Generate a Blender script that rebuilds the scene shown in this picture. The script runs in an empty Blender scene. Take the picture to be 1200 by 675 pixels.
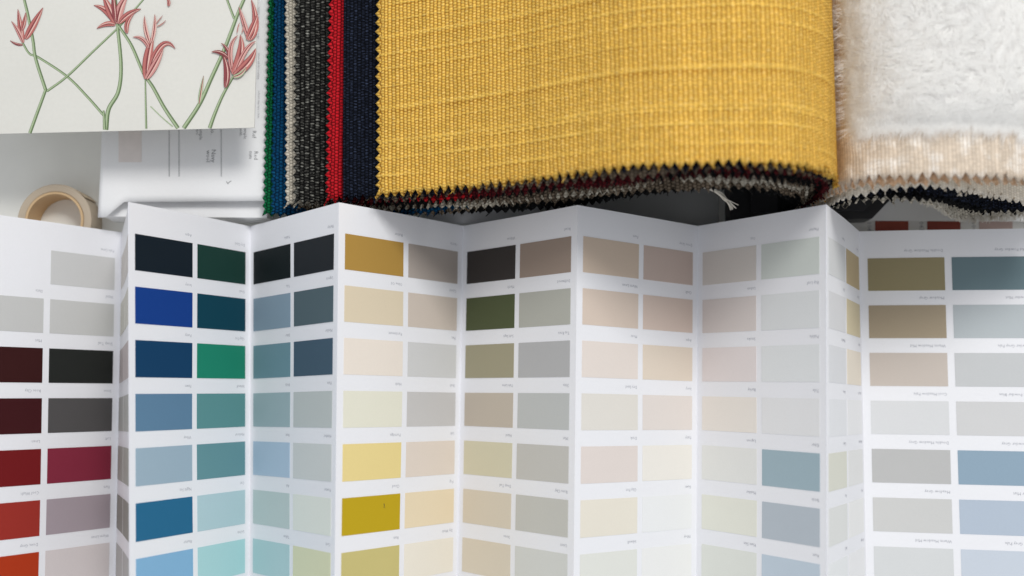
import bpy, bmesh, math, random
from mathutils import Vector, Matrix, noise
random.seed(7)
S = bpy.context.scene
C = S.collection
MM = 0.001
H = 596.0                    # camera height over the table, mm
FPX = 1295.1                 # focal length in px of a 1200 px wide frame
TH = 0.10300                 # camera pitch, rad
PI = math.pi

# ------------------------------------------------------------------ helpers
def lin(c):
    r = []
    for v in c:
        v /= 255.0
        r.append(v/12.92 if v <= 0.04045 else ((v+0.055)/1.055)**2.4)
    return r

def at(px, py, h=0.0):
    """point of the place (mm) seen at a pixel of the 1200x675 photo at height h"""
    a = (px-600)/FPX; b = (337.5-py)/FPX
    c, s = math.cos(TH), math.sin(TH)
    d = Vector((a, b*c+s, b*s-c))
    k = (h-H)/d.z
    return Vector((d.x*k, d.y*k, h))

def link(o, parent=None):
    C.objects.link(o)
    if parent is not None: o.parent = parent
    return o

def tag(o, label=None, cat=None, group=None, kind=None):
    if label: o['label'] = label
    if cat: o['category'] = cat
    if group: o['group'] = group
    if kind: o['kind'] = kind
    return o

def thing(name, label, cat, loc=(0, 0, 0), group=None):
    o = bpy.data.objects.new(name, None)
    o.location = Vector(loc)*MM
    o.empty_display_size = 0.02
    link(o)
    return tag(o, label, cat, group)

class MB:
    """collects faces in mm world coordinates, then links one mesh object"""
    def __init__(s): s.v = []; s.f = []; s.m = []; s.uv = []
    def quad(s, pts, mat=0, uvs=None):
        n = len(s.v); s.v += [Vector(p) for p in pts]
        s.f.append(tuple(range(n, n+len(pts)))); s.m.append(mat)
        s.uv.append(uvs or [(p[0], p[1]) for p in pts])
    def grid(s, P, UV=None, mat=0, flip=False):
        n = len(s.v); R = len(P); K = len(P[0])
        for row in P: s.v += [Vector(p) for p in row]
        for i in range(R-1):
            for j in range(K-1):
                idx = [(i, j), (i, j+1), (i+1, j+1), (i+1, j)]
                if flip: idx.reverse()
                s.f.append(tuple(n+a*K+b for a, b in idx)); s.m.append(mat)
                s.uv.append([UV[a][b] if UV else (P[a][b][0], P[a][b][1]) for a, b in idx])
    def box(s, x0, y0, z0, x1, y1, z1, mat=0):
        c = [(x0, y0), (x1, y0), (x1, y1), (x0, y1)]
        s.prism(c, z0, z1, mat)
    def prism(s, outline, z0, z1, mat=0, topmat=None):
        n = len(outline)
        s.quad([(x, y, z1) for x, y in outline], mat if topmat is None else topmat)
        s.quad([(x, y, z0) for x, y in reversed(outline)], mat)
        for i in range(n):
            a = outline[i]; b = outline[(i+1) % n]
            s.quad([(a[0], a[1], z0), (b[0], b[1], z0), (b[0], b[1], z1), (a[0], a[1], z1)], mat)
    def build(s, name, mats, parent=None, smooth=False, origin=None, merge=False, solid=0.0, bevel=0.0):
        me = bpy.data.meshes.new(name)
        off = Vector((0, 0, 0))
        if parent is not None: off = Vector(parent.matrix_basis.translation)/MM if parent.parent is None else Vector(parent['_o'])
        if parent is None and origin is not None: off = Vector(origin)
        me.from_pydata([(v-off)*MM for v in s.v], [], s.f)
        ul = me.uv_layers.new(name='UVMap')
        k = 0
        for fi, f in enumerate(s.f):
            for j in range(len(f)):
                ul.data[k].uv = s.uv[fi][j]; k += 1
        if not isinstance(mats, (list, tuple)): mats = [mats]
        for m in mats: me.materials.append(m)
        for p, mi in zip(me.polygons, s.m):
            p.material_index = mi; p.use_smooth = smooth
        if merge:
            bm = bmesh.new(); bm.from_mesh(me)
            bmesh.ops.remove_doubles(bm, verts=bm.verts, dist=1e-6)
            bm.to_mesh(me); bm.free()
        me.validate(); me.update()
        o = bpy.data.objects.new(name, me)
        link(o, parent)
        o['_o'] = [off.x, off.y, off.z]
        if parent is None and origin is not None: o.location = off*MM
        if solid:
            md = o.modifiers.new('Solidify', 'SOLIDIFY'); md.thickness = solid*MM; md.offset = -1
        if bevel:
            md = o.modifiers.new('Bevel', 'BEVEL'); md.width = bevel*MM; md.segments = 2; md.limit_method = 'ANGLE'
        return o

def catmull(pts, n):
    P = [Vector(p) for p in pts]
    P = [P[0]*2-P[1]] + P + [P[-1]*2-P[-2]]
    out = []
    for i in range(1, len(P)-2):
        for k in range(n):
            t = k/n
            a, b, c, d = P[i-1], P[i], P[i+1], P[i+2]
            out.append(0.5*((2*b)+(c-a)*t+(2*a-5*b+4*c-d)*t*t+(3*b-a-3*c+d)*t**3))
    out.append(P[-2])
    return out

def resample(pl, step=None, count=None):
    L = [0]
    for a, b in zip(pl, pl[1:]): L.append(L[-1]+(b-a).length)
    n = count or max(2, int(round(L[-1]/step)))
    out = []; j = 0
    for i in range(n+1):
        t = L[-1]*i/n
        while j < len(L)-2 and L[j+1] < t: j += 1
        d = L[j+1]-L[j] or 1
        out.append(pl[j].lerp(pl[j+1], (t-L[j])/d))
    return out, L[-1]

# ------------------------------------------------------------------ materials
def new_mat(name):
    m = bpy.data.materials.new(name); m.use_nodes = True
    nt = m.node_tree; b = nt.nodes['Principled BSDF']
    return m, nt, b

def N(nt, t, **k):
    n = nt.nodes.new(t)
    for a, v in k.items(): setattr(n, a, v)
    return n

def paper_mat(name, col, rough=0.55, grain=0.02, scale=900, bump=0.08, spec=0.35):
    """coated or uncoated paper: faint fibre mottling and a fine bump"""
    m, nt, b = new_mat(name)
    c = lin(col) if max(col) > 1.01 else col
    tc = N(nt, 'ShaderNodeTexCoord')
    n1 = N(nt, 'ShaderNodeTexNoise'); n1.inputs['Scale'].default_value = scale; n1.inputs['Detail'].default_value = 4
    n2 = N(nt, 'ShaderNodeTexNoise'); n2.inputs['Scale'].default_value = 25; n2.inputs['Detail'].default_value = 3
    nt.links.new(tc.outputs['Object'], n1.inputs['Vector']); nt.links.new(tc.outputs['Object'], n2.inputs['Vector'])
    mx = N(nt, 'ShaderNodeMath', operation='ADD'); nt.links.new(n1.outputs['Fac'], mx.inputs[0]); nt.links.new(n2.outputs['Fac'], mx.inputs[1])
    mr = N(nt, 'ShaderNodeMapRange'); mr.inputs['From Min'].default_value = 0.6; mr.inputs['From Max'].default_value = 1.4
    mr.inputs['To Min'].default_value = 1-grain*1.5; mr.inputs['To Max'].default_value = 1+grain
    nt.links.new(mx.outputs[0], mr.inputs['Value'])
    vm = N(nt, 'ShaderNodeVectorMath', operation='SCALE'); vm.inputs[0].default_value = c[:3]
    nt.links.new(mr.outputs['Result'], vm.inputs['Scale']); nt.links.new(vm.outputs['Vector'], b.inputs['Base Color'])
    bp = N(nt, 'ShaderNodeBump'); bp.inputs['Strength'].default_value = bump; bp.inputs['Distance'].default_value = 0.0003
    nt.links.new(n1.outputs['Fac'], bp.inputs['Height']); nt.links.new(bp.outputs['Normal'], b.inputs['Normal'])
    b.inputs['Roughness'].default_value = rough
    b.inputs['Specular IOR Level'].default_value = spec
    return m

def flat_mat(name, col, rough=0.6, spec=0.3):
    m, nt, b = new_mat(name)
    c = lin(col) if max(col) > 1.01 else col
    n1 = N(nt, 'ShaderNodeTexNoise'); n1.inputs['Scale'].default_value = 300
    tc = N(nt, 'ShaderNodeTexCoord'); nt.links.new(tc.outputs['Object'], n1.inputs['Vector'])
    mr = N(nt, 'ShaderNodeMapRange'); mr.inputs['To Min'].default_value = 0.94; mr.inputs['To Max'].default_value = 1.06
    nt.links.new(n1.outputs['Fac'], mr.inputs['Value'])
    vm = N(nt, 'ShaderNodeVectorMath', operation='SCALE'); vm.inputs[0].default_value = c[:3]
    nt.links.new(mr.outputs['Result'], vm.inputs['Scale']); nt.links.new(vm.outputs['Vector'], b.inputs['Base Color'])
    b.inputs['Roughness'].default_value = rough; b.inputs['Specular IOR Level'].default_value = spec
    return m

def weave_mat(name, thread, gap_shade, fleck, pu=2.1, pv=1.6, slub=0.0, bump=1.0, fleck_amt=0.35, stretch=(0.4, 2.0), stag=1.0, eu=0.6, ev=0.5, sheen=0.0):
    """plain weave drawn in mm on the UVs: over-and-under threads, gaps with shade put into the colour, uneven yarn and thick slub rows"""
    m, nt, b = new_mat(name)
    thread, gap_shade, fleck = lin(thread), lin(gap_shade), lin(fleck)
    L = nt.links.new
    uv = N(nt, 'ShaderNodeUVMap')
    nz = N(nt, 'ShaderNodeTexNoise'); nz.inputs['Scale'].default_value = 0.12; nz.inputs['Detail'].default_value = 3
    L(uv.outputs[0], nz.inputs['Vector'])
    off = N(nt, 'ShaderNodeVectorMath', operation='MULTIPLY_ADD'); off.inputs[1].default_value = (1.1, 1.1, 0)
    L(nz.outputs['Color'], off.inputs[0]); L(uv.outputs[0], off.inputs[2])
    sep = N(nt, 'ShaderNodeSeparateXYZ'); L(off.outputs[0], sep.inputs[0])
    def M(op, a, bb=None, c=None):
        n = N(nt, 'ShaderNodeMath', operation=op)
        for i, x in enumerate((a, bb, c)):
            if x is None: continue
            if isinstance(x, (int, float)): n.inputs[i].default_value = x
            else: L(x, n.inputs[i])
        return n.outputs[0]
    U, V = sep.outputs[0], sep.outputs[1]
    col_ = M('FLOOR', M('DIVIDE', U, pu))
    V2 = M('ADD', V, M('MULTIPLY', M('MODULO', M('ABSOLUTE', col_), 2.0), pv*0.5*stag))
    su = M('SINE', M('MULTIPLY', U, PI/pu)); sv = M('SINE', M('MULTIPLY', V2, PI/pv))
    au = M('ABSOLUTE', su); av = M('ABSOLUTE', sv)
    prod = M('MULTIPLY', su, sv)                       # checker sign = over / under
    pil = M('MULTIPLY', M('POWER', au, eu), M('POWER', av, ev))
    over = M('MULTIPLY_ADD', prod, 0.22, 0.0)
    hgt = M('ADD', pil, over)
    if slub:
        # a thicker weft thread every `slub` mm, of uneven strength along its length
        wn = N(nt, 'ShaderNodeTexNoise', noise_dimensions='1D'); wn.inputs['Scale'].default_value = 0.11; L(V, wn.inputs['W'])
        VV = M('ADD', V, M('MULTIPLY', wn.outputs['Fac'], 9.0))
        ph = M('SINE', M('MULTIPLY', VV, 2*PI/slub))
        rid = M('POWER', M('MAXIMUM', ph, 0.0), 14.0)
        gr = M('POWER', M('MAXIMUM', M('SINE', M('ADD', M('MULTIPLY', VV, 2*PI/slub), 0.75)), 0.0), 14.0)
        n3 = N(nt, 'ShaderNodeTexNoise'); n3.inputs['Scale'].default_value = 0.09
        mp = N(nt, 'ShaderNodeMapping'); mp.inputs['Scale'].default_value = (0.5, 2.5, 1); L(uv.outputs[0], mp.inputs[0]); L(mp.outputs[0], n3.inputs['Vector'])
        amt = M('MULTIPLY_ADD', n3.outputs['Fac'], 1.7, -0.45)
        hgt = M('ADD', hgt, M('MULTIPLY', M('MULTIPLY', rid, amt), 0.7))
        hgt = M('SUBTRACT', hgt, M('MULTIPLY', M('MULTIPLY', gr, amt), 0.5))
    # yarn fibre noise
    fn = N(nt, 'ShaderNodeTexNoise'); fn.inputs['Scale'].default_value = 2.5; fn.inputs['Detail'].default_value = 5
    L(uv.outputs[0], fn.inputs['Vector'])
    hgt2 = M('ADD', hgt, M('MULTIPLY', fn.outputs['Fac'], 0.35))
    bp = N(nt, 'ShaderNodeBump'); bp.inputs['Strength'].default_value = bump; bp.inputs['Distance'].default_value = 0.0007
    L(hgt2, bp.inputs['Height']); L(bp.outputs['Normal'], b.inputs['Normal'])
    # colour: dyed yarn, shade between threads painted in as a darker tone, paler flecks along single threads
    mix1 = N(nt, 'ShaderNodeMix', data_type='RGBA')
    mix1.inputs['A'].default_value = (*gap_shade, 1); mix1.inputs['B'].default_value = (*thread, 1)
    cn = N(nt, 'ShaderNodeTexWhiteNoise', noise_dimensions='1D'); L(col_, cn.inputs['W'])
    vn = N(nt, 'ShaderNodeTexWhiteNoise', noise_dimensions='2D'); vc = N(nt, 'ShaderNodeCombineXYZ'); L(col_, vc.inputs[0]); L(M('FLOOR', M('DIVIDE', V2, pv)), vc.inputs[1]); L(vc.outputs[0], vn.inputs['Vector'])
    vary = M('ADD', M('MULTIPLY_ADD', cn.outputs['Value'], 0.16, 0.84), M('MULTIPLY', vn.outputs['Value'], 0.2))
    rg = N(nt, 'ShaderNodeMapRange'); rg.inputs['From Min'].default_value = 0.15; rg.inputs['From Max'].default_value = 0.8
    L(hgt, rg.inputs['Value']); L(rg.outputs['Result'], mix1.inputs['Factor'])
    fm = N(nt, 'ShaderNodeMapping'); fm.inputs['Scale'].default_value = (stretch[0], stretch[1], 1); L(uv.outputs[0], fm.inputs[0])
    fl = N(nt, 'ShaderNodeTexNoise'); fl.inputs['Scale'].default_value = 1.0; fl.inputs['Detail'].default_value = 2; L(fm.outputs[0], fl.inputs['Vector'])
    fr = N(nt, 'ShaderNodeMapRange'); fr.inputs['From Min'].default_value = 0.5; fr.inputs['From Max'].default_value = 0.72; fr.inputs['To Max'].default_value = fleck_amt
    L(fl.outputs['Fac'], fr.inputs['Value'])
    mix2 = N(nt, 'ShaderNodeMix', data_type='RGBA'); L(mix1.outputs['Result'], mix2.inputs['A']); mix2.inputs['B'].default_value = (*fleck, 1)
    L(M('MULTIPLY', fr.outputs['Result'], rg.outputs['Result']), mix2.inputs['Factor'])
    vs = N(nt, 'ShaderNodeVectorMath', operation='SCALE'); L(mix2.outputs['Result'], vs.inputs[0]); L(vary, vs.inputs['Scale'])
    L(vs.outputs[0], b.inputs['Base Color'])
    b.inputs['Roughness'].default_value = 0.85; b.inputs['Specular IOR Level'].default_value = 0.1
    b.inputs['Sheen Weight'].default_value = sheen; b.inputs['Sheen Roughness'].default_value = 0.5
    return m

# ------------------------------------------------------------------ camera, light, world
cam = bpy.data.cameras.new('camera'); co = bpy.data.objects.new('camera', cam); link(co)
cam.sensor_width = 36; cam.lens = FPX/1200*36; cam.clip_start = 0.01; cam.clip_end = 50
co.location = (0, 0, H*MM); co.rotation_euler = (TH, 0, 0)
cam.dof.use_dof = True; cam.dof.focus_distance = 0.548; cam.dof.aperture_fstop = 4.0
S.camera = co
KEY = Vector((0.27, 0.60, 1.0)).normalized()
ld = bpy.data.lights.new('window_light', 'AREA'); ld.shape = 'SQUARE'; ld.size = 0.42; ld.energy = 13.3; ld.color = (1.0, 0.985, 0.955)
lo = bpy.data.objects.new('window_light', ld); link(lo)
lo.location = Vector((0, 0.08, 0.05)) + KEY*1.5
lo.rotation_euler = (-KEY).to_track_quat('-Z', 'Y').to_euler()
w = bpy.data.worlds.new('World'); S.world = w; w.use_nodes = True
bg = w.node_tree.nodes['Background']; bg.inputs['Color'].default_value = (0.93, 0.955, 1.0, 1); bg.inputs['Strength'].default_value = 0.675
S.view_settings.view_transform = 'Standard'; S.view_settings.look = 'None'; S.view_settings.exposure = 0; S.view_settings.gamma = 1
S.cycles.max_bounces = 12; S.cycles.diffuse_bounces = 8; S.cycles.transmission_bounces = 12

# ------------------------------------------------------------------ table
tm = paper_mat('table_paint', (0.80, 0.795, 0.75), rough=0.45, grain=0.03, scale=60, bump=0.03)
tb = MB(); tb.prism([(-900, -700), (900, -700), (900, 900), (-900, 900)], -25, 0)
tag(tb.build('table_top', tm, bevel=2), kind='structure')

# ------------------------------------------------------------------ folded leaflet
F = [[-261.63,76.66,-519.65,3.92,-99.91,1.83],[-211.46,77.17,-593.42,2.4,-99.96,1.84],[-178.89,78.74,-510.24,3.95,-99.93,0.22],[-140.47,79.59,-588.05,2.35,-99.96,0.6],[-82.51,80.39,-520.69,0.61,-99.98,0.94],[-26.54,80.0,-589.04,-1.16,-99.98,-0.21],[31.11,79.24,-521.88,-1.58,-100.01,-1.54],[97.99,78.15,-578.02,-2.18,-100.03,-0.03],[145.08,76.47,-504.73,-2.06,-99.88,-2.81],[184.74,75.9,-582.36,-0.85,-99.99,-1.06],[270.83,74.99,-566.15,-0.61,-100.0,0.23]]
FP = [(Vector(r[:3])+Vector((0, 0, H)), Vector(r[3:])/100) for r in F]
U0, U1, U2, U3 = 0.045, 0.484, 0.525, 0.953
ROW, CH, T0, T1 = 25.0, 17.3, -14.57, 214.0
BOW = [0.8, -0.3, 0.9, -0.8, 1.0, -0.9, 0.8, -1.0, 0.4, 1.2]

def ppt(k, u, t, off=0.0):
    a = FP[k][0]+FP[k][1]*t; b = FP[k+1][0]+FP[k+1][1]*t
    n = (b-a).cross(FP[k][1]); n.normalize()
    if n.z < 0: n = -n
    g = BOW[k]*math.sin(PI*u)*(0.55+0.45*math.sin(t*0.017+k*1.7)) + 0.12*math.sin(t*0.045+k*2.3+u*4)*math.sin(PI*u)
    return a.lerp(b, u)+n*(g+off)

paper = paper_mat('leaflet_paper', (0.835, 0.838, 0.865), rough=0.5, grain=0.012)
ink = flat_mat('leaflet_text_ink', (0.40, 0.41, 0.45))
leaflet = thing('paint_colour_leaflet', 'white zigzag folded leaflet with rows of paint colour swatches, in front of the fabrics', 'leaflet', (0, 0, 0))

NAMES = ['Pale Lime', 'Slate', 'Hazel', 'Mist', 'Deep Teal', 'Rose Clay', 'Stone', 'Linen', 'Loft', 'Cool Wash', 'Fern', 'Dove Grey',
         'Warm Linen', 'Chalk', 'Moss', 'Aqua', 'Dry Sand', 'Ivory', 'Dusk', 'Putty', 'Clay Pot', 'Fawn', 'Inkwell', 'Whey', 'Harbour', 'Night Sea',
         'Oat', 'Plaster', 'Lichen', 'Bay Leaf', 'Smoke', 'Pebble', 'Barley', 'Tide', 'Lagoon', 'Elder', 'Madder', 'Brick', 'Plum Skin', 'Rust',
         'Heather', 'Ash', 'Pewter', 'Tallow', 'Cork', 'Biscuit', 'Wheat Ear', 'Butter', 'Gorse', 'Olive Oil', 'Celery', 'Parchment', 'Flax', 'Husk', 'Shell',
         'Porridge', 'Salt', 'Cloud', 'Fog', 'Rain', 'Sky Wash', 'Glass', 'Birch', 'Willow', 'Reed', 'Marsh', 'Driftwood', 'Soft Sage', 'Tea Rose']
LONG = ['Double Meadow Grey', 'Mid Powder Grey', 'Meadow Grey', 'Powder Mist', 'Warm Meadow Mid', 'Powder Grey Pale', 'Cool Meadow Pale', 'Light Powder Blue']
_tc = {}
def text_polys(s):
    """flat outline polygons of a word, from the built-in font, in units of its size"""
    if s in _tc: return _tc[s]
    cu = bpy.data.curves.new('t', 'FONT'); cu.body = s; cu.size = 1.0; cu.resolution_u = 1
    o = bpy.data.objects.new('t', cu); C.objects.link(o)
    bpy.context.view_layer.update()
    me = bpy.data.meshes.new_from_object(o.evaluated_get(bpy.context.evaluated_depsgraph_get()))
    r = [[(me.vertices[i].co.x, me.vertices[i].co.y) for i in p.vertices] for p in me.polygons]
    bpy.data.objects.remove(o); bpy.data.curves.remove(cu); bpy.data.meshes.remove(me)
    _tc[s] = r
    return r

# photographed swatch colours, (left, right) per row, panels in order from the left
COL = {
 0: [((196,196,195),(196,196,195)),((190,190,188),(192,192,190)),((54,22,22),(37,39,37)),((60,21,24),(80,78,78)),((110,24,27),(126,42,60)),((150,48,40),(159,147,153)),((168,54,24),(204,196,195))],
 1: [((170,166,162),)*2,((168,166,158),)*2,((160,152,150),)*2,((150,150,146),)*2,((140,140,134),)*2,((120,118,112),)*2,((150,150,148),)*2],
 2: [((19,30,39),(26,58,51)),((20,60,132),(6,62,78)),((18,60,95),(30,128,102)),((92,126,153),(90,140,141)),((152,173,187),(98,142,148)),((38,101,137),(173,199,205)),((128,173,206),(167,207,209))],
 3: [((17,25,27),(31,35,39)),((122,142,156),(75,91,97)),((100,132,142),(62,82,97)),((144,164,168),(173,179,177)),((160,180,197),(187,191,189)),((173,187,185),(205,209,201)),((162,190,192),(197,199,168))],
 4: [((172,136,68),(172,162,154)),((218,204,178),(204,192,180)),((233,223,211),(206,206,205)),((225,223,206),(197,195,193)),((229,209,144),(221,209,197)),((187,159,28),(228,212,181)),((197,185,122),(233,227,213))],
 5: [((60,56,54),(150,134,122)),((80,87,60),(172,172,163)),((156,150,126),(174,174,174)),((186,176,162),(184,186,184)),((204,198,172),(190,188,182)),((208,198,180),(190,189,182)),((210,200,182),(204,205,200))],
 6: [((204,186,168),(196,178,168)),((212,196,182),(210,192,180)),((225,215,207),(221,208,192)),((221,217,209),(222,214,208)),((221,211,205),(233,229,221)),((227,221,207),(231,232,232)),((221,222,215),(235,235,233))],
 7: [((196,190,184),(190,195,190)),((200,192,188),(204,206,206)),((210,202,200),(208,210,210)),((216,210,202),(212,212,212)),((211,211,207),(147,166,174)),((211,211,200),(168,176,183)),((206,208,201),(178,190,200))],
 8: [((205,206,206),(184,166,132)),((208,208,209),(202,190,160)),((210,211,213),(220,211,196)),((217,218,220),(223,223,223)),((208,208,196),(218,218,216)),((212,213,210),(224,224,222)),((220,222,222),(228,228,228))],
 9: [((150,140,108),(108,128,134)),((166,152,130),(182,189,192)),((197,187,178),(196,198,199)),((214,215,216),(206,206,206)),((185,185,184),(142,164,181)),((201,201,199),(177,189,203)),((209,211,211),(197,205,215))],
}
KP = [0.88, 0.62, 0.90, 0.77, 0.93, 0.88, 0.93, 0.80, 0.86, 0.93]      # light each panel receives (photo white / paper white)

def tone(c):
    r, g, b = c; mx, mn = max(c), min(c); l = (mx+mn)/2
    pre = 'very dark' if l < 50 else 'dark' if l < 90 else 'mid' if l < 160 else 'light' if l < 205 else 'very pale'
    if mx-mn < 14: h = 'grey' if l < 222 else 'white'
    elif r == mx: h = 'red' if g-b < 20 and mx-mn > 55 else 'pink beige' if g-b < 10 else 'yellow' if mx-mn > 80 else 'cream' if l > 200 else 'beige'
    elif g == mx: h = 'green'
    else: h = 'blue' if b-g > 10 else 'blue green'
    return pre+' '+h

cell = [(U0, U1), (U2, U3)]
ni = 0
for k in range(10):
    mb = MB()
    nu, nv = 14, 44
    us = [i/nu for i in range(nu+1)]; ts = [T0+(T1-T0)*j/nv for j in range(nv+1)]
    front = [[ppt(k, u, t) for u in us] for t in ts]
    back = [[ppt(k, u, t, -0.28) for u in us] for t in ts]
    mb.grid(front, flip=True); mb.grid(back)
    mb.grid([front[0], back[0]]); mb.grid([front[-1], back[-1]], flip=True)
    if k == 0: mb.grid([[f[0] for f in front], [b[0] for b in back]], flip=True)
    if k == 9: mb.grid([[f[-1] for f in front], [b[-1] for b in back]])
    # small names printed over every swatch, upside down as the leaflet lies
    W = (FP[k+1][0]-FP[k][0]).length
    if k != 1:
        for r in range(8):
            for c in range(2):
                if k == 0 and r == 0 and c == 0: continue
                nm = LONG[(r*2+c) % 8] if k == 9 else NAMES[ni % len(NAMES)]
                if k == 3: nm = nm.split()[0]
                ni += 1
                sz = 2.15
                ue = cell[c][1]-0.006
                tb0 = r*ROW-2.75
                for poly in text_polys(nm):
                    mb.quad([ppt(k, ue-x*sz/W, tb0-1.6+y*sz, 0.05) for x, y in poly], 1)
    col9 = {0: 'leftmost panel, only partly in view'}
    pan = mb.build('panel', [paper, ink], leaflet, smooth=True)
    stuffmb = MB(); smats = []
    for r in range(8):
        for c in range(2):
            if k == 0 and r == 0 and c == 0: continue
            src = COL[k][r if r < 7 else 6][c]
            if r == 7: src = tuple(min(235, int(v*0.92+18)) for v in src)
            alb = [max(0.004, v/KP[k]/1.04) for v in lin(src)]; q_ = min(1, 0.83/max(alb)); alb = [v*q_ for v in alb]
            mt = paper_mat('paint_chip', alb, rough=0.6, grain=0.02, scale=1400, bump=0.05, spec=0.12)
            a, b = cell[c]
            g = 5
            P = [[ppt(k, a+(b-a)*i/g, r*ROW+CH*j/4, 0.16) for i in range(g+1)] for j in range(5)]
            Q = [[ppt(k, a+(b-a)*i/g, r*ROW+CH*j/4, 0.01) for i in range(g+1)] for j in range(5)]
            tgt = stuffmb if (k == 1 or r == 7) else MB()
            mi = 0
            if tgt is stuffmb: smats.append(mt); mi = len(smats)-1
            tgt.grid(P, mat=mi, flip=True)
            for e, fl in (([P[0], Q[0]], False), ([P[-1], Q[-1]], True), ([[p[0] for p in P], [p[0] for p in Q]], True), ([[p[-1] for p in P], [p[-1] for p in Q]], False)):
                tgt.grid(e, mat=mi, flip=fl)
            if tgt is not stuffmb:
                if k == 4 and r == 5 and c == 0:      # small dark fleck stuck on the mustard swatch
                    for (du, dt, w_, h_) in ((0.352, 4.0, 0.006, 1.6), (0.358, 5.2, 0.004, 1.3), (0.349, 5.4, 0.003, 0.8)):
                        tgt.quad([ppt(k, du, r*ROW+dt, 0.2), ppt(k, du+w_, r*ROW+dt+0.3, 0.2), ppt(k, du+w_*1.5, r*ROW+dt+h_, 0.2), ppt(k, du+w_*0.6, r*ROW+dt+h_*0.8, 0.2)], 1)
                    mt = [mt, flat_mat('dark_fleck', (0.05, 0.045, 0.03))]
                o = tgt.build('colour_chip', mt, pan, smooth=False)
                o['label'] = tone(src)+' paint swatch'
    o = stuffmb.build('colour_chips', smats, pan)
    if k == 1: o['kind'] = 'stuff'
    else: o['kind'] = 'stuff'

# ------------------------------------------------------------------ tape roll
def ring(cx, cy, ri, ro, z0, z1, n=96, mat=0, mb=None, bev=0.5):
    mb = mb or MB()
    prof = [(ri, z0), (ri, z1-bev), (ri+bev*0.4, z1-bev*0.2), (ri+bev, z1), (ro-bev, z1), (ro-bev*0.3, z1-bev*0.25), (ro, z1-bev), (ro, z0), (ri, z0)]
    P = [[(cx+r*math.cos(2*PI*i/n), cy+r*math.sin(2*PI*i/n), z) for i in range(n+1)] for r, z in prof]
    UV = [[(i/n*100, r+z) for i in range(n+1)] for r, z in prof]
    mb.grid(P, UV, mat, flip=True)
    return mb
TPC = at(63.5, 258.5, 16)
tape = thing('tape_roll', 'roll of beige masking tape on the table behind the left end of the leaflet', 'tape', (TPC.x, TPC.y, 0))
def tape_mat(name, c1, c2, rings=True):
    m, nt, b = new_mat(name)
    tc = N(nt, 'ShaderNodeTexCoord'); sp = N(nt, 'ShaderNodeSeparateXYZ'); nt.links.new(tc.outputs['Object'], sp.inputs[0])
    ln = N(nt, 'ShaderNodeVectorMath', operation='LENGTH')
    cb = N(nt, 'ShaderNodeCombineXYZ'); nt.links.new(sp.outputs[0], cb.inputs[0]); nt.links.new(sp.outputs[1], cb.inputs[1]); nt.links.new(cb.outputs[0], ln.inputs[0])
    n = N(nt, 'ShaderNodeTexNoise', noise_dimensions='1D'); n.inputs['Scale'].default_value = 1800; n.inputs['Detail'].default_value = 2
    nt.links.new(ln.outputs['Value'], n.inputs['W'])
    mx = N(nt, 'ShaderNodeMix', data_type='RGBA'); mx.inputs['A'].default_value = (*lin(c1), 1); mx.inputs['B'].default_value = (*lin(c2), 1)
    nt.links.new(n.outputs['Fac'], mx.inputs['Factor']); nt.links.new(mx.outputs['Result'], b.inputs['Base Color'])
    b.inputs['Roughness'].default_value = 0.55
    return m
ring(TPC.x, TPC.y, 15.6, 19.7, 0.2, 16.0).build('tape_winding', tape_mat('tape_side', (190,176,156), (166,150,130)), tape, smooth=False)
ring(TPC.x, TPC.y, 14.2, 15.55, 0.2, 16.25, bev=0.25).build('cardboard_core', tape_mat('core_card', (206,178,138), (184,152,112)), tape)
# loose end of the tape
mbt = MB(); pts = []
for i in range(10):
    a = math.radians(38+i*4.5); r = 19.75+max(0, (5-i))*0.14
    pts.append((TPC.x+r*math.cos(a), TPC.y+r*math.sin(a)))
mbt.grid([[(x, y, 0.4) for x, y in pts], [(x, y, 15.9) for x, y in pts]])
mbt.build('tape_end', tape_mat('tape_end_side', (204,186,158), (180,160,132)), tape, solid=0.2)

# ------------------------------------------------------------------ white catalogue under the card
def ink_text(mb, s, org, xdir, ydir, size, z, mat=1):
    for poly in text_polys(s):
        mb.quad([(org.x+xdir.x*x*size+ydir.x*y*size, org.y+xdir.y*x*size+ydir.y*y*size, z) for x, y in poly], mat)
whitep = paper_mat('catalogue_paper', (0.83, 0.83, 0.835), rough=0.5, grain=0.015)
inkd = flat_mat('catalogue_ink', (0.22, 0.22, 0.23))
pinkp = flat_mat('catalogue_faded_picture', (0.76, 0.70, 0.67))
greyline = flat_mat('catalogue_rule', (0.42, 0.42, 0.43))
CZ = 22.0
cat_o = at(118, 252, 0)
catalogue = thing('open_catalogue', 'white printed catalogue with sideways text, beside the tape roll and under the flower print', 'catalogue', (cat_o.x, cat_o.y, 0))
mb = MB()
a = at(121, 253.5, 17); b = at(313, 255, 17); c = at(318, -90, 17); d = at(126, -90, 17)
for i in range(5):      # block of pages, slightly uneven at the edge
    j = [random.uniform(-0.5, 0.5) for _ in range(2)]
    mb.prism([(a.x+j[0], a.y+j[1]), (b.x, b.y+j[1]), (c.x, c.y), (d.x+j[0], d.y)], 0.3+i*3.4, 0.3+i*3.4+3.15)
mb.build('page_block', whitep, catalogue)
mb = MB()
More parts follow.
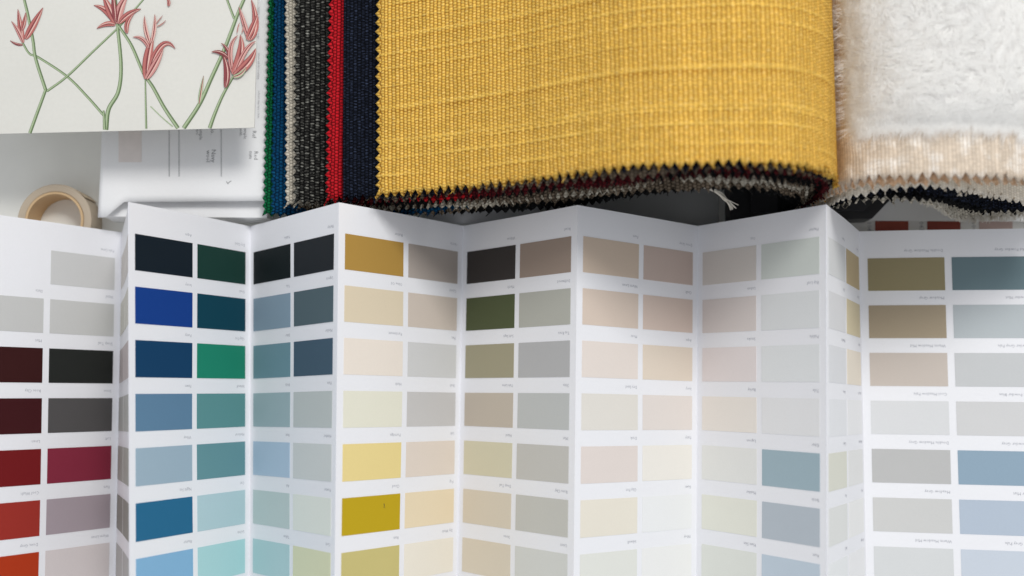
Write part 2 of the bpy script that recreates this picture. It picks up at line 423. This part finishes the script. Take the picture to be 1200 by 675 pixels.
# top sheet: grid with a curled lower left corner
E0 = [(119.5, -90), (118.5, 150), (117, 215), (115, 240), (115, 252)]
sheet = []
nr, nc = 40, 40
left = [at(126-7*0, -90, CZ), at(119, 150, CZ), at(117, 210, CZ), at(116, 236.5, CZ)]
la = at(127, -90, CZ); lb = at(116.5, 237, CZ); ra = at(321, -90, CZ); rb = at(314, 235.5, CZ)
P = []
for j in range(nr+1):
    row = []
    for i in range(nc+1):
        s = i/nc; t = (j/nr)
        p = lb.lerp(rb, s).lerp(la.lerp(ra, s), t)
        # the near left corner is bent down and forward
        cr = max(0, 1-s/0.17)*max(0, 1-t/0.045)
        cr2 = max(0, 1-s/0.15)
        e = max(0, 1-t/0.12)
        p = p + Vector((-1.0*cr2*e, -8.0*min(1, cr2*1.5)*e**2, 1.0*math.sin(PI*min(1, s/0.17))*e - 1.2*cr2*e + 0.25*math.sin(s*9)*e))
        row.append(p)
    P.append(row)
mb.grid(P)
mb.build('top_sheet', whitep, catalogue, smooth=True, solid=0.25)
mb = MB()
zz = CZ+0.12
def rule(x, y0, y1, w=0.6, mat=0):
    p0 = at(x-w/2, y0, zz); p1 = at(x+w/2, y0, zz); p2 = at(x+w/2+ (0.6 if x > 0 else 0), y1, zz); p3 = at(x-w/2, y1, zz)
    mb.quad([p3, p2, p1, p0], mat)
for x in (198, 209.5, 259): rule(x, 100, 207)
p = [at(139, 190, zz), at(166, 190, zz), at(166, 100, zz), at(139, 100, zz)]
mb.quad(p, 2)
up = Vector((0, -1, 0)); sx = Vector((1, 0, 0))
for (s, x, y, sz) in (('Sample', 234, 148, 2.6), ('fabric', 230, 149, 1.9), ('No.', 247, 146, 3.6), ('wool', 242, 176, 3.2), ('Navy', 248, 175, 3.4),
                      ('width', 281, 150, 1.9), ('Sample', 286, 148, 2.4), ('Ref', 296, 153, 3.0), ('mm', 292, 177, 2.8), ('Red', 298, 177, 3.0)):
    ink_text(mb, s, at(x, y, zz), up, sx, sz, zz, 1)
# handwritten tick
q = [at(x, y, zz) for x, y in ((265.5, 212), (267, 214.5), (268.3, 213.2), (271, 211.5), (271, 212.4), (268.4, 214.3), (267, 216), (265, 213))]
mb.quad(q, 1)
# column of very small sideways print along the right margin
for (s, y) in (('samples are woven to order', 8), ('please ask for a cutting', 62), ('colours may vary a little', 106)):
    ink_text(mb, s, at(302.6, y, zz), up, sx, 1.55, zz, 3)
mb.build('print', [greyline, inkd, pinkp, greyline], catalogue)

# ------------------------------------------------------------------ botanical card, lying on a box behind
KZ = 52.0
cardm = paper_mat('cream_card', (0.67, 0.66, 0.61), rough=0.6, grain=0.025, scale=500)
def K(x, y, z): return at(x/3.63, y/3.63, z)
card_o = at(300, 150, KZ)
card = thing('flower_print', 'cream art card with pink flowers on long green stems, overlapping the white catalogue', 'art print', (card_o.x, card_o.y, KZ))
mb = MB()
c0 = K(-160, 573, KZ); c1 = K(1082, 543, KZ); c2 = K(1104, -300, KZ); c3 = K(-160, -300, KZ)
mb.prism([(c0.x, c0.y), (c1.x, c1.y), (c2.x, c2.y), (c3.x, c3.y)], KZ-0.6, KZ)
mb.build('card', cardm, card)
inks = {n: flat_mat('print_'+n, c) for n, c in dict(stem=(122,140,100), stemdark=(84,106,70), stemlight=(164,180,146), coral=(178,106,100), pink=(198,142,136), rose=(134,64,68), pale=(222,182,170), bud=(120,56,58)).items()}
inkn = list(inks); LV = [KZ+0.02]
def nz_(): LV[0] += 0.006; return LV[0]
mb = MB()
def stroke(pts, w0, w1, col, dx=0.0):
    z = nz_()
    pl = catmull([Vector((x+dx, y, 0)) for x, y in pts], 8)
    L_, R_ = [], []
    for i, p in enumerate(pl):
        t = (pl[min(i+1, len(pl)-1)]-pl[max(i-1, 0)]).normalized(); n = Vector((-t.y, t.x, 0))
        w = (w0+(w1-w0)*i/(len(pl)-1))/2
        L_.append(K(p.x+n.x*w, max(p.y+n.y*w, -290), z)); R_.append(K(p.x-n.x*w, p.y-n.y*w, z))
    mb.grid([L_, R_], mat=inkn.index(col), flip=False)
def stem(pts, w0, w1=None):
    w1 = w1 or w0
    w0 *= .8; w1 *= .8; stroke(pts, w0, w1, 'stemdark'); stroke(pts, w0*.7, w1*.7, 'stem', -w0*0.13); stroke(pts, w0*.38, w1*.38, 'stemlight', -w0*0.2)
def blade(b, c, t, w, col, edge=None):
    def one(ws, colr, sh=0.0):
        z = nz_(); L_, R_ = [], []
        n = 14
        for i in range(n+1):
            s = i/n
            p = Vector(b)*(1-s)**2+Vector(c)*2*s*(1-s)+Vector(t)*s*s
            d = (Vector(c)-Vector(b))*(1-s)+(Vector(t)-Vector(c))*s
            d.normalize(); nn = Vector((-d.y, d.x))
            ww = ws*(math.sin(PI*min(1, s**0.75*0.93+0.07))**0.8)/2+0.6
            q = p+nn*sh*ws*math.sin(PI*s)
            L_.append(K(q.x+nn.x*ww, q.y+nn.y*ww, z)); R_.append(K(q.x-nn.x*ww, q.y-nn.y*ww, z))
        mb.grid([L_, R_], mat=inkn.index(colr))
    one(w*0.95, edge or 'rose'); one(w*0.86, col, 0.04); one(w*0.3, 'pale' if col != 'pale' else 'pink', 0.2); one(w*0.16, 'rose', -0.25); one(w*0.07, 'bud', -0.3)
stem([(95, 180), (125, 228), (165, 245), (285, 325), (370, 410), (445, 495)], 11, 14)
stem([(200, 388), (285, 325), (400, 215), (500, 120), (560, 55), (620, -15), (700, -120)], 13, 9)
stem([(92, -120), (100, -20), (118, 60), (140, 170), (152, 250), (195, 385)], 14, 18)
stem([(195, 380), (162, 470), (127, 566)], 16, 18)
stem([(488, -120), (490, -20), (500, 110), (515, 280), (503, 390), (462, 465), (451, 552)], 14, 24)
stem([(440, 470), (443, 500), (445, 551)], 10, 18)
stem([(505, 110), (560, 195), (610, 310), (650, 370), (700, 460), (757, 545)], 14, 20)
stem([(618, 340), (620, 450), (622, 547)], 8, 11)
stroke([(640, 452), (690, 500), (735, 538)], 4, 5, 'stemlight')
stem([(940, -90), (960, -20), (985, 50), (997, 80)], 11, 13)
stem([(1070, -90), (1045, -20), (1015, 50), (985, 130), (950, 220), (900, 330), (850, 440), (782, 544)], 16, 22)
stem([(998, 315), (950, 400), (915, 480), (892, 544)], 13, 20)
blade((847, 442), (855, 385), (866, 322), 16, 'stemlight', 'stemdark')
for a_ in (
    ((98,182),(85,110),(76,38),24,'coral'), ((98,182),(82,130),(48,90),18,'pink'), ((92,130),(105,95),(110,52),18,'coral'), ((108,166),(145,100),(183,32),32,'coral'), ((97,190),(68,192),(43,172),10,'rose'),
    ((490,100),(465,35),(398,22),30,'coral'), ((488,95),(462,30),(438,-20),34,'coral'), ((498,100),(505,20),(545,-20),38,'pink'), ((505,100),(545,50),(600,38),26,'coral'),
    ((541,142),(526,92),(578,48),20,'coral'), ((490,106),(455,90),(411,122),22,'coral'), ((492,95),(482,20),(480,-40),22,'rose'),
    ((620,336),(625,220),(655,145),40,'coral'), ((632,300),(690,130),(746,208),26,'coral'), ((622,336),(665,270),(695,205),32,'pink'), ((632,205),(612,150),(564,158),17,'pink'),
    ((638,185),(612,120),(615,66),18,'pale'), ((645,182),(663,110),(658,60),16,'pale'), ((668,112),(690,105),(706,86),5,'pale'), ((664,100),(680,80),(692,66),4,'pale'),
    ((715,26),(724,8),(708,-16),13,'coral'),
    ((958,372),(978,300),(945,225),28,'rose'), ((975,250),(935,210),(899,222),18,'bud'), ((990,300),(978,200),(940,184),15,'rose'),
    ((1062,170),(1108,110),(1068,-5),32,'coral'), ((1060,172),(1036,90),(1016,28),20,'pink'), ((1050,168),(1082,100),(1096,60),26,'coral'),
    ((990,312),(960,190),(1012,150),20,'pink'), ((990,316),(1040,230),(1022,146),40,'coral'), ((998,312),(1045,190),(1088,176),20,'pink'), ((996,318),(1070,270),(1088,205),38,'coral'),
    ((1008,140),(1012,110),(1020,96),5,'pale'), ((1028,140),(1036,120),(1036,100),5,'pale'),
    ((992,326),(1030,322),(1048,284),20,'stemlight')):
    blade(*a_)
mb.build('printed_flowers', [inks[n] for n in inkn], card)
# support under the card
bx = MB(); p0 = at(-60, 40, 40); p1 = at(240, 40, 40)
bx.prism([(p0.x-40, p0.y), (p1.x, p1.y), (p1.x, p1.y+140), (p0.x-40, p1.y+140)], CZ+0.6, KZ-0.7)
tag(bx.build('storage_box', paper_mat('box_card', (0.62, 0.61, 0.58)), bevel=1), 'pale grey cardboard box hidden beneath the flower print', 'box')

# ------------------------------------------------------------------ fabric swatch books
FAB = dict(
 yellow=weave_mat('yellow_weave', (234,189,86), (172,118,38), (248,220,152), 2.1, 1.45, slub=8.6, bump=0.75, fleck_amt=0.55, eu=0.75, ev=0.42),
 navy=weave_mat('navy_weave', (16,20,32), (2,3,6), (62,72,96), 1.9, 1.6, bump=1.1, fleck_amt=0.9),
 red=weave_mat('red_weave', (200,26,38), (96,4,10), (232,86,86), 2.1, 1.7, bump=1.0),
 darkred=weave_mat('dark_red_weave', (88,22,28), (36,6,10), (130,50,52), 2.1, 1.7),
 tweed=weave_mat('charcoal_tweed', (46,45,43), (7,7,7), (176,176,166), 2.6, 1.5, bump=1.2, fleck_amt=0.8, stretch=(0.4, 0.9), ev=0.8, eu=0.8),
 cream=weave_mat('cream_weave', (206,198,182), (166,158,142), (226,220,206), 2.0, 1.6),
 blue=weave_mat('blue_weave', (5,64,104), (2,24,44), (36,124,160), 2.1, 1.8, fleck_amt=0.5),
 green=weave_mat('green_weave', (10,104,60), (3,40,26), (44,142,92), 2.0, 1.6),
 brown=weave_mat('brown_weave', (124,110,94), (64,54,44), (160,148,128), 2.0, 1.6),
 tan=weave_mat('tan_weave', (204,178,148), (158,132,104), (222,204,178), 2.0, 1.6),
 peach=weave_mat('peach_weave', (218,182,148), (196,156,120), (234,208,180), 1.8, 1.2, bump=0.4),
 white=weave_mat('soft_white_weave', (228,220,206), (208,198,182), (238,234,226), 1.8, 1.2, bump=0.3),
 black=weave_mat('black_weave', (20,21,22), (5,5,5), (44,44,46), 2.0, 1.6),
 beige=weave_mat('beige_weave', (213,198,180), (190,172,152), (242,236,228), 1.75, 0.8, bump=0.35, fleck_amt=1.0, ev=0.2, stretch=(0.12,0.12)),
)

def swatch(name, parent, prof, yf, yb, mat, dxb=0.0, tooth=4.4, amp=1.7, left_tooth=True, thick=1.3, yfun=None, seed=0, dsb=0.0):
    """one fabric sample: profile (X, Z) across, pinked near edge and pinked left edge, run back to yb.
    dxb: how far the left edge drifts in X towards the back"""
    rnd = random.Random(seed)
    pl, Ls = resample(catmull([Vector((x, 0, z)) for x, z in prof], 14), step=tooth/2)
    nx = len(pl)-1
    ny = int(round((yb-yf)/(tooth*0.5)))
    P, UV = [], []
    ph = rnd.random()*6
    for j in range(ny+1):
        row, ur = [], []
        y = yf+(yb-yf)*j/ny
        for i, p in enumerate(pl):
            yy = y; x = p.x; z = p.z
            fo = yfun(p.x) if yfun else 0.0
            fade = max(0, 1-j/ny)
            yy += fo*fade
            if j == 0: yy += (amp if i % 2 else -amp)+rnd.uniform(-0.4, 0.4)*amp
            elif j == 1: yy += amp*0.6
            s = Ls*i/nx
            x += dxb*(1-i/nx)*(j/ny)
            if left_tooth:
                if i == 0: x += (amp*0.6 if j % 2 else -amp*0.6)+rnd.uniform(-0.12, 0.12)*amp
                elif i == 1: x += amp*0.25
            z += 0.35*math.sin(yy*0.05+ph+s*0.03)+0.15*math.sin(yy*0.21+ph*2+s*0.08)
            row.append((x, yy, z)); ur.append((s, yy-fo*fade*0.0))
        P.append(row); UV.append(ur)
    m = MB(); m.grid(P, UV)
    # cut yarn ends straying out of the pinked edges
    for q_ in range(int(nx*1.1)):
        i = rnd.randrange(nx+1); p_ = Vector(P[0][i]); d_ = Vector((rnd.uniform(-.8, .8), -rnd.uniform(.5, 1.0), rnd.uniform(-.5, .3)))*rnd.uniform(0.5, 1.7)
        s_ = Vector((0.09, 0, 0)); u_ = UV[0][i]
        m.quad([p_-s_, p_+s_, p_+d_+Vector((rnd.uniform(-.3, .3), 0, 0))], 0, [(u_[0], u_[1])]*3)
    o = m.build(name, mat, parent, smooth=True, solid=thick)
    return o

YF = 100.0
TOPP = [(-65, 69), (-40, 80), (0, 100), (26, 117), (53.5, 133), (88, 138.5), (106, 139), (123.5, 133.5), (138, 121), (148.5, 100), (152, 78), (150.5, 55)]
BOTP = [(-118, 3), (-90, 8), (-60, 22), (-20, 34), (10, 44), (40, 56), (62, 76), (82, 89), (106, 91), (125, 86), (138, 70), (142, 50), (141, 38)]
def z_of(prof, x):
    if x <= prof[0][0]: return prof[0][1]
    for (x0, z0), (x1, z1) in zip(prof, prof[1:]):
        if x0 <= x <= x1: return z0+(z1-z0)*(x-x0)/(x1-x0)
    return prof[-1][1]
book = thing('fabric_swatch_book', 'thick fabric swatch book with a mustard yellow woven sample on top', 'swatch book', (0, YF, 0))
NL = 15
#            colour, left edge px at front / at y=0 (or None = hidden), front y shift, left z
def Xat(px, h, py=225): return at(px, py, h).x
LAY = [('yellow', None, None, 0.0, 'mustard yellow slub weave sample'),
       ('navy', 402, 402, 0.8, 'navy weave sample'),
       ('brown', 430, 430, -0.3, None),
       ('darkred', 404, 404, -1.2, 'dark red sample'),
       ('red', 383, 387, 0.3, 'bright red weave sample'),
       ('black', 428, 428, -0.2, None),
       ('darkred', 420, 420, 0.6, None),
       ('tweed', 346, 346, 2.2, 'charcoal tweed sample with grey flecks'),
       ('brown', 440, 440, -0.4, None),
       ('cream', 336, 334, -0.6, 'cream pinked sample'),
       ('brown', 350, 350, -1.7, 'taupe sample'),
       ('blue', 319, 321, -2.6, 'dark teal blue sample'),
       ('green', 309.5, 315, -0.8, 'green sample, leftmost'),
       ('black', 470, 470, -1.9, None),
       ('black', 500, 500, -1.3, None)]
ZL = [69, 60, 57.5, 55, 52, 49, 46.5, 43, 40, 37.5, 35, 29, 26.5, 33, 30]
for i, (cn, pf, pb, dy, lab) in enumerate(LAY):
    f = [0, .07, .15, .23, .30, .37, .43, .49, .58, .72, .82, .8, .8, .93, 1.0][i]
    if i == 0:
        prof = TOPP; dxb = Xat(438, 69, 0)-Xat(440, 69, 228)
        yf = YF
    else:
        zl = ZL[i]; x0 = Xat(pf, zl); dxb = (Xat(pb, zl, 0)-x0)*1.3
        prof = [(x0, zl)]
        xs = [-84, -52, -20, 10, 40, 62, 84, 106, 122, 134]
        for x in xs:
            if x < x0+14: continue
            zt, zb = z_of(TOPP, x) if x > -65 else 64+(x+65)*0.1, z_of(BOTP, x)
            z = zt+(zb-zt)*(f**0.9)
            if i == 13 or i == 14: pass
            w_ = min(1, (x-x0)/60)
            z = zl+(z-zl)*w_**1.2 if x < 0 else z
            prof.append((x, z))
        rx = 147.5-f*8; tz = z_of(TOPP, 142)
        prof += [(rx-3.5, 112-f*34), (rx, 96-f*36), (rx+1, 74-f*30), (rx-1, 54-f*22)]
        if i == 4: prof = [p for p in prof if p[0] < 25]
        if cn in ('blue', 'green'): prof = [p for p in prof if p[0] < -15]
        yf = YF+dy
    bend = (lambda x, i=i: (1.0*math.sin(x*0.04+i*1.3)+0.7*math.sin(x*0.11+i*2.1)) if i else 0.0)
    o = swatch('fabric_sample', book, prof, yf, 262, FAB[cn], dxb=dxb, seed=i, thick=1.6 if i == 0 else 1.3, yfun=bend,
               tooth=4.5 if i == 0 else [4.2, 3.9, 4.7, 4.4][i % 4], left_tooth=(i != 1), amp=1.7 if i < 9 else 1.1)
    if lab: o['label'] = lab
# loose cream thread hanging from the near edge
def tube(mb, pts, r, mat=0, n=6):
    P = []
    for i, p in enumerate(pts):
        t = (pts[min(i+1, len(pts)-1)]-pts[max(i-1, 0)]).normalized()
        a = t.orthogonal().normalized(); b = t.cross(a)
        P.append([p+(a*math.cos(2*PI*k/n)+b*math.sin(2*PI*k/n))*r for k in range(n+1)])
    mb.grid(P, mat=mat)
threadm = flat_mat('cream_thread', (206,200,188), 0.9)
mb = MB()
for j in range(9):
    r_ = random.Random(j)
    pts = [at(822+r_.uniform(-3, 3), 219, 88), at(838+r_.uniform(-2, 2), 224+r_.uniform(-1, 1), 80), at(849+r_.uniform(-2, 2), 232+r_.uniform(-2, 2), 70), at(862+r_.uniform(-9, 4), 243+r_.uniform(-3, 3), 60+r_.uniform(-3, 2))]
    tube(mb, catmull(pts, 6), 0.28)
mb.build('loose_thread', threadm, book, smooth=True)

# second book, with the fur sample
fbook = thing('fur_swatch_book', 'fabric swatch book topped by a fluffy white fur sample on beige cloth', 'swatch book', (220, YF, 0))
FT = [(148, 60), (150, 88), (154, 104), (166, 116), (184, 124), (199, 125), (215, 123), (234, 116), (252, 106), (270, 100)]
def shift(prof, dz, x0=None): return [(x, z-dz*(1 if x > 160 else 0.6)) for x, z in prof]
FL = [('beige', FT, 0.0, 'beige ribbed cloth backing of the fur'),
      ('peach', shift(FT, 5), -0.9, 'peach beige sample'),
      ('white', shift(FT, 9), 0.4, None),
      ('white', [(152, 50), (158, 80), (172, 94), (186, 98), (200, 96), (214, 88), (226, 78), (240, 70), (256, 64), (276, 60)], -0.4, 'pale cream sample'),
      ('navy', [(154, 44), (162, 74), (178, 88), (192, 90), (206, 82), (220, 68), (234, 58), (250, 52), (276, 48)], -0.8, 'dark navy sample'),
      ('black', [(154, 40), (164, 70), (180, 82), (194, 82), (208, 74), (222, 60), (236, 50), (250, 46), (276, 42)], -1.6, 'black sample'),
      ('cream', [(156, 36), (166, 66), (182, 76), (196, 74), (208, 62), (220, 44), (232, 26), (246, 20), (260, 26), (276, 30)], -0.6, 'frayed cream sample, hanging lowest')]
for i, (cn, prof, dy, lab) in enumerate(FL):
    bend = (lambda x, i=i: 0.8*math.sin(x*0.05+i*1.3)+0.4*math.sin(x*0.13+i))
    o = swatch('fabric_sample', fbook, prof, YF-2.2+dy, 262, FAB[cn], seed=40+i, thick=1.4, yfun=bend, left_tooth=False, tooth=4.6, amp=1.8 if i == 0 else 1.2)
    if lab: o['label'] = lab
# frayed fringe of the lowest cream sample
mb = MB()
fp = catmull([Vector((x, YF-1.5, z)) for x, z in FL[6][1][3:]], 40)
rr = random.Random(5)
for p in fp:
    for _ in range(3):
        q = p+Vector((rr.uniform(-1, 1), rr.uniform(-1, 1), rr.uniform(-1.2, 0)))
        d = Vector((rr.uniform(-1.4, 1.4), -rr.uniform(1.0, 4.2), rr.uniform(-2, 0.3)))
        tube(mb, [q, q+d*0.5+Vector((rr.uniform(-.5, .5), 0, rr.uniform(-.5, .5))), q+d], 0.16, n=4)
mb.build('frayed_threads', threadm, fbook)

# fur: thousands of tapering hairs rooted on the top sample
furm, nt, b = new_mat('white_fur')
b.inputs['Base Color'].default_value = (0.93, 0.925, 0.91, 1); b.inputs['Roughness'].default_value = 0.7
b.inputs['Subsurface Weight'].default_value = 0.0
out = nt.nodes['Material Output']; tl = N(nt, 'ShaderNodeBsdfTranslucent'); tl.inputs['Color'].default_value = (0.95, 0.945, 0.93, 1)
ms = N(nt, 'ShaderNodeMixShader'); ms.inputs[0].default_value = 0.4
nt.links.new(b.outputs[0], ms.inputs[1]); nt.links.new(tl.outputs[0], ms.inputs[2]); nt.links.new(ms.outputs[0], out.inputs['Surface'])
FTC, FLN = resample(catmull([Vector((x, 0, z)) for x, z in FT], 14), count=300)
def ft_z(x):
    for p, q in zip(FTC, FTC[1:]):
        if p.x <= x <= q.x: return p.z+(q.z-p.z)*(x-p.x)/max(1e-6, q.x-p.x)
    return FTC[-1].z
mb = MB()
rr = random.Random(11)
def nzv(x, y, sc, k=0): return noise.noise(Vector((x*sc, y*sc, k)))
def edge_y(x): return 122.5-(x-160)*0.05+5.0*nzv(x, 0, 0.04, 3)+2.0*nzv(x, 0, 0.17, 4)
def edge_x(y): return 155.5+4.5*nzv(0, y, 0.06, 5)+2.2*nzv(0, y, 0.22, 6)
def fur_h(x, y):
    ex_ = max(0.0, min(1, (x-edge_x(y))/13)); ey_ = max(0.0, min(1, (y-edge_y(x))/13)); e = (ex_*ey_)**0.8
    return ft_z(x)+0.4+5.0*e**0.6+1.6*nzv(x, y, 0.03, 1)*e
P = []
for j in range(60):
    row = []
    for i in range(70):
        x = edge_x(120+j*2.4)+(276-158)*(i/69)**1.3; y = edge_y(x)+(262-122)*(j/59)**1.3
        row.append((x+1.6, y+1.6, fur_h(x+1.6, y+1.6)-0.45))
    P.append(row)
mb.grid(P)
TUFT = [(rr.uniform(150, 265), rr.uniform(112, 215), rr.gauss(0, 0.55), rr.uniform(0.8, 1.25)) for _ in range(900)]
cells = {}
for t in TUFT: cells.setdefault((int(t[0]//8), int(t[1]//8)), []).append(t)
def tuft(x, y):
    best, bd = None, 1e9
    cx, cy = int(x//8), int(y//8)
    for i in (-1, 0, 1):
        for j in (-1, 0, 1):
            for t in cells.get((cx+i, cy+j), ()):
                d = (t[0]-x)**2+(t[1]-y)**2
                if d < bd: best, bd = t, d
    return best or (x, y, 0, 1)
for n_ in range(48000):
    x = rr.uniform(151, 262); y = rr.uniform(113, 212)
    if n_ % 4 == 0: x = edge_x(y)+abs(rr.gauss(0, 5))
    elif n_ % 4 == 1: y = edge_y(x)+abs(rr.gauss(0, 4))
    if x < edge_x(y) or y < edge_y(x): continue
    tf = tuft(x, y)
    ex = max(0, 1-(x-edge_x(y))/12); ey = max(0, 1-(y-edge_y(x))/12)
    ang = -2.3+1.6*nzv(x, y, 0.02, 9)+tf[2]+rr.gauss(0, 0.16)
    d = Vector((math.cos(ang)-ex*1.4, math.sin(ang)-ey*1.0, 0)).normalized()
    # hairs of one tuft lean together towards its tip
    tip = Vector((tf[0]+d.x*7-x, tf[1]+d.y*7-y, 0))
    if tip.length > 0.1: d = (d+tip.normalized()*0.55*(1-max(ex, ey))).normalized()
    if max(ex, ey) > 0.2: a_ = rr.gauss(0, 0.45); d = Vector((d.x*math.cos(a_)-d.y*math.sin(a_), d.x*math.sin(a_)+d.y*math.cos(a_), 0))
    ln = rr.uniform(6, 12)*tf[3]*(rr.uniform(0.3, 1.0) if (ex > 0.5 or ey > 0.5) else 1.0)
    p0 = Vector((x, y, fur_h(x, y)-0.8)); p1 = p0+d*ln*0.5; p2 = p0+d*ln
    p1.z = max(fur_h(p1.x, p1.y), ft_z(p1.x)+1)+rr.uniform(0.2, 0.9)
    p2.z = max(fur_h(p2.x, p2.y), ft_z(p2.x)+0.8)+rr.uniform(-0.2, 1.1)
    sd = Vector((-d.y, d.x, 0))*(rr.uniform(0.08, 0.17) if max(ex, ey) < 0.5 else rr.uniform(0.04, 0.1))
    mb.quad([p0-sd, p0+sd, p1+sd*0.8, p1-sd*0.8]); mb.quad([p1-sd*0.8, p1+sd*0.8, p2])
mb.build('white_fur', furm, fbook, smooth=True)

# ------------------------------------------------------------------ things under the fabric books
# black case
blackm = paper_mat('black_case', (0.018, 0.018, 0.02), rough=0.4, grain=0.1, scale=200)
kase = thing('black_case', 'flat black case lying under the folded end of the yellow fabric book', 'case', tuple(at(950, 250, 0)))
mb = MB()
o_ = [at(856, 262, 14), at(1022, 256, 14), at(1051, 226, 14), at(1060, 100, 14), at(850, 100, 14)]
mb.prism([(p.x, p.y) for p in o_], 0.3, 14)
mb.build('case_body', blackm, kase, bevel=1.2)
mb = MB()
i_ = [at(880, 250, 14), at(1012, 247, 14), at(1034, 226, 14), at(1040, 110, 14), at(880, 110, 14)]
mb.prism([(p.x, p.y) for p in i_], 14.05, 14.9)
mb.build('lid_panel', paper_mat('black_case_lid', (0.03, 0.031, 0.034), rough=0.3, grain=0.1, scale=200), kase, bevel=0.3)
nb = MB()  # plain dark grey slab filling the space under the yellow book
o_ = [at(640, 266, 9), at(842, 266, 9), at(842, 120, 9), at(640, 120, 9)]
nb.prism([(p.x, p.y) for p in o_], 0.3, 9)
tag(nb.build('slab', paper_mat('dark_grey_slab', (0.22, 0.22, 0.215), rough=0.6), origin=tuple(at(740, 250, 0)), bevel=0.8), 'dark grey notebook under the middle of the yellow fabric book, left of the black case', 'slab')
nb = MB()
o_ = [at(500, 262, 6), at(560, 262, 6), at(632, 262, 6), at(632, 130, 6), at(500, 130, 6)]
nb.prism([(p.x, p.y) for p in o_], 0.3, 6)
tag(nb.build('paper_pad', paper_mat('grey_pad', (0.45, 0.45, 0.46)), origin=tuple(at(560, 250, 0)), bevel=0.6), 'pale grey paper pad under the left half of the yellow fabric book', 'pad')

# white folder at the right and the sample chart below it
fold = MB()
o_ = [at(1018, 257.5, 7), at(1240, 258.5, 7), at(1240, 100, 7), at(1030, 100, 7)]
for z0, z1, dd in ((0.9, 3.2, 0.4), (3.5, 6.4, 0.0), (6.6, 7.0, -0.5)):
    fold.prism([(p.x, p.y+(dd if q < 2 else 0)) for q, p in enumerate(o_)], z0, z1)
tag(fold.build('white_folder', paper_mat('folder_paper', (0.66, 0.655, 0.64)), origin=tuple(at(1120, 250, 0))), 'off-white paper folder under the fur swatch book', 'folder')
chart = thing('sample_chart', 'flat sample chart with reddish brown squares between the white folder and the leaflet', 'chart', tuple(at(1100, 265, 0)))
mb = MB()
o_ = [at(985, 300, 0.8), at(1240, 300, 0.8), at(1240, 240, 0.8), at(985, 240, 0.8)]
mb.prism([(p.x, p.y) for p in o_], 0.25, 0.75)
for i in range(4):
    x = 1016+i*61.2
    ink_text(mb, '104'[i % 2:]+str(2+i), at(x, 259.5, 0.79), up, sx, 3.6, 0.79, 1)
mb.build('chart_sheet', [paper_mat('chart_paper', (0.60, 0.585, 0.55)), inkd], chart)
for i, c in enumerate(((134,62,46), (126,56,44), (172,150,142), (150,110,90))):
    x = 1025.5+i*61
    m = MB(); q = [at(x, 292, 0.8), at(x+39, 292, 0.8), at(x+39, 255, 0.8), at(x, 255, 0.8)]
    m.prism([(p.x, p.y) for p in q], 0.78, 0.95)
    o = m.build('colour_square', flat_mat('chart_square', c), chart)
    o['label'] = ['reddish brown square', 'brick brown square', 'mauve beige square', 'tan square'][i]
for o in bpy.data.objects:
    if '_o' in o: del o['_o']
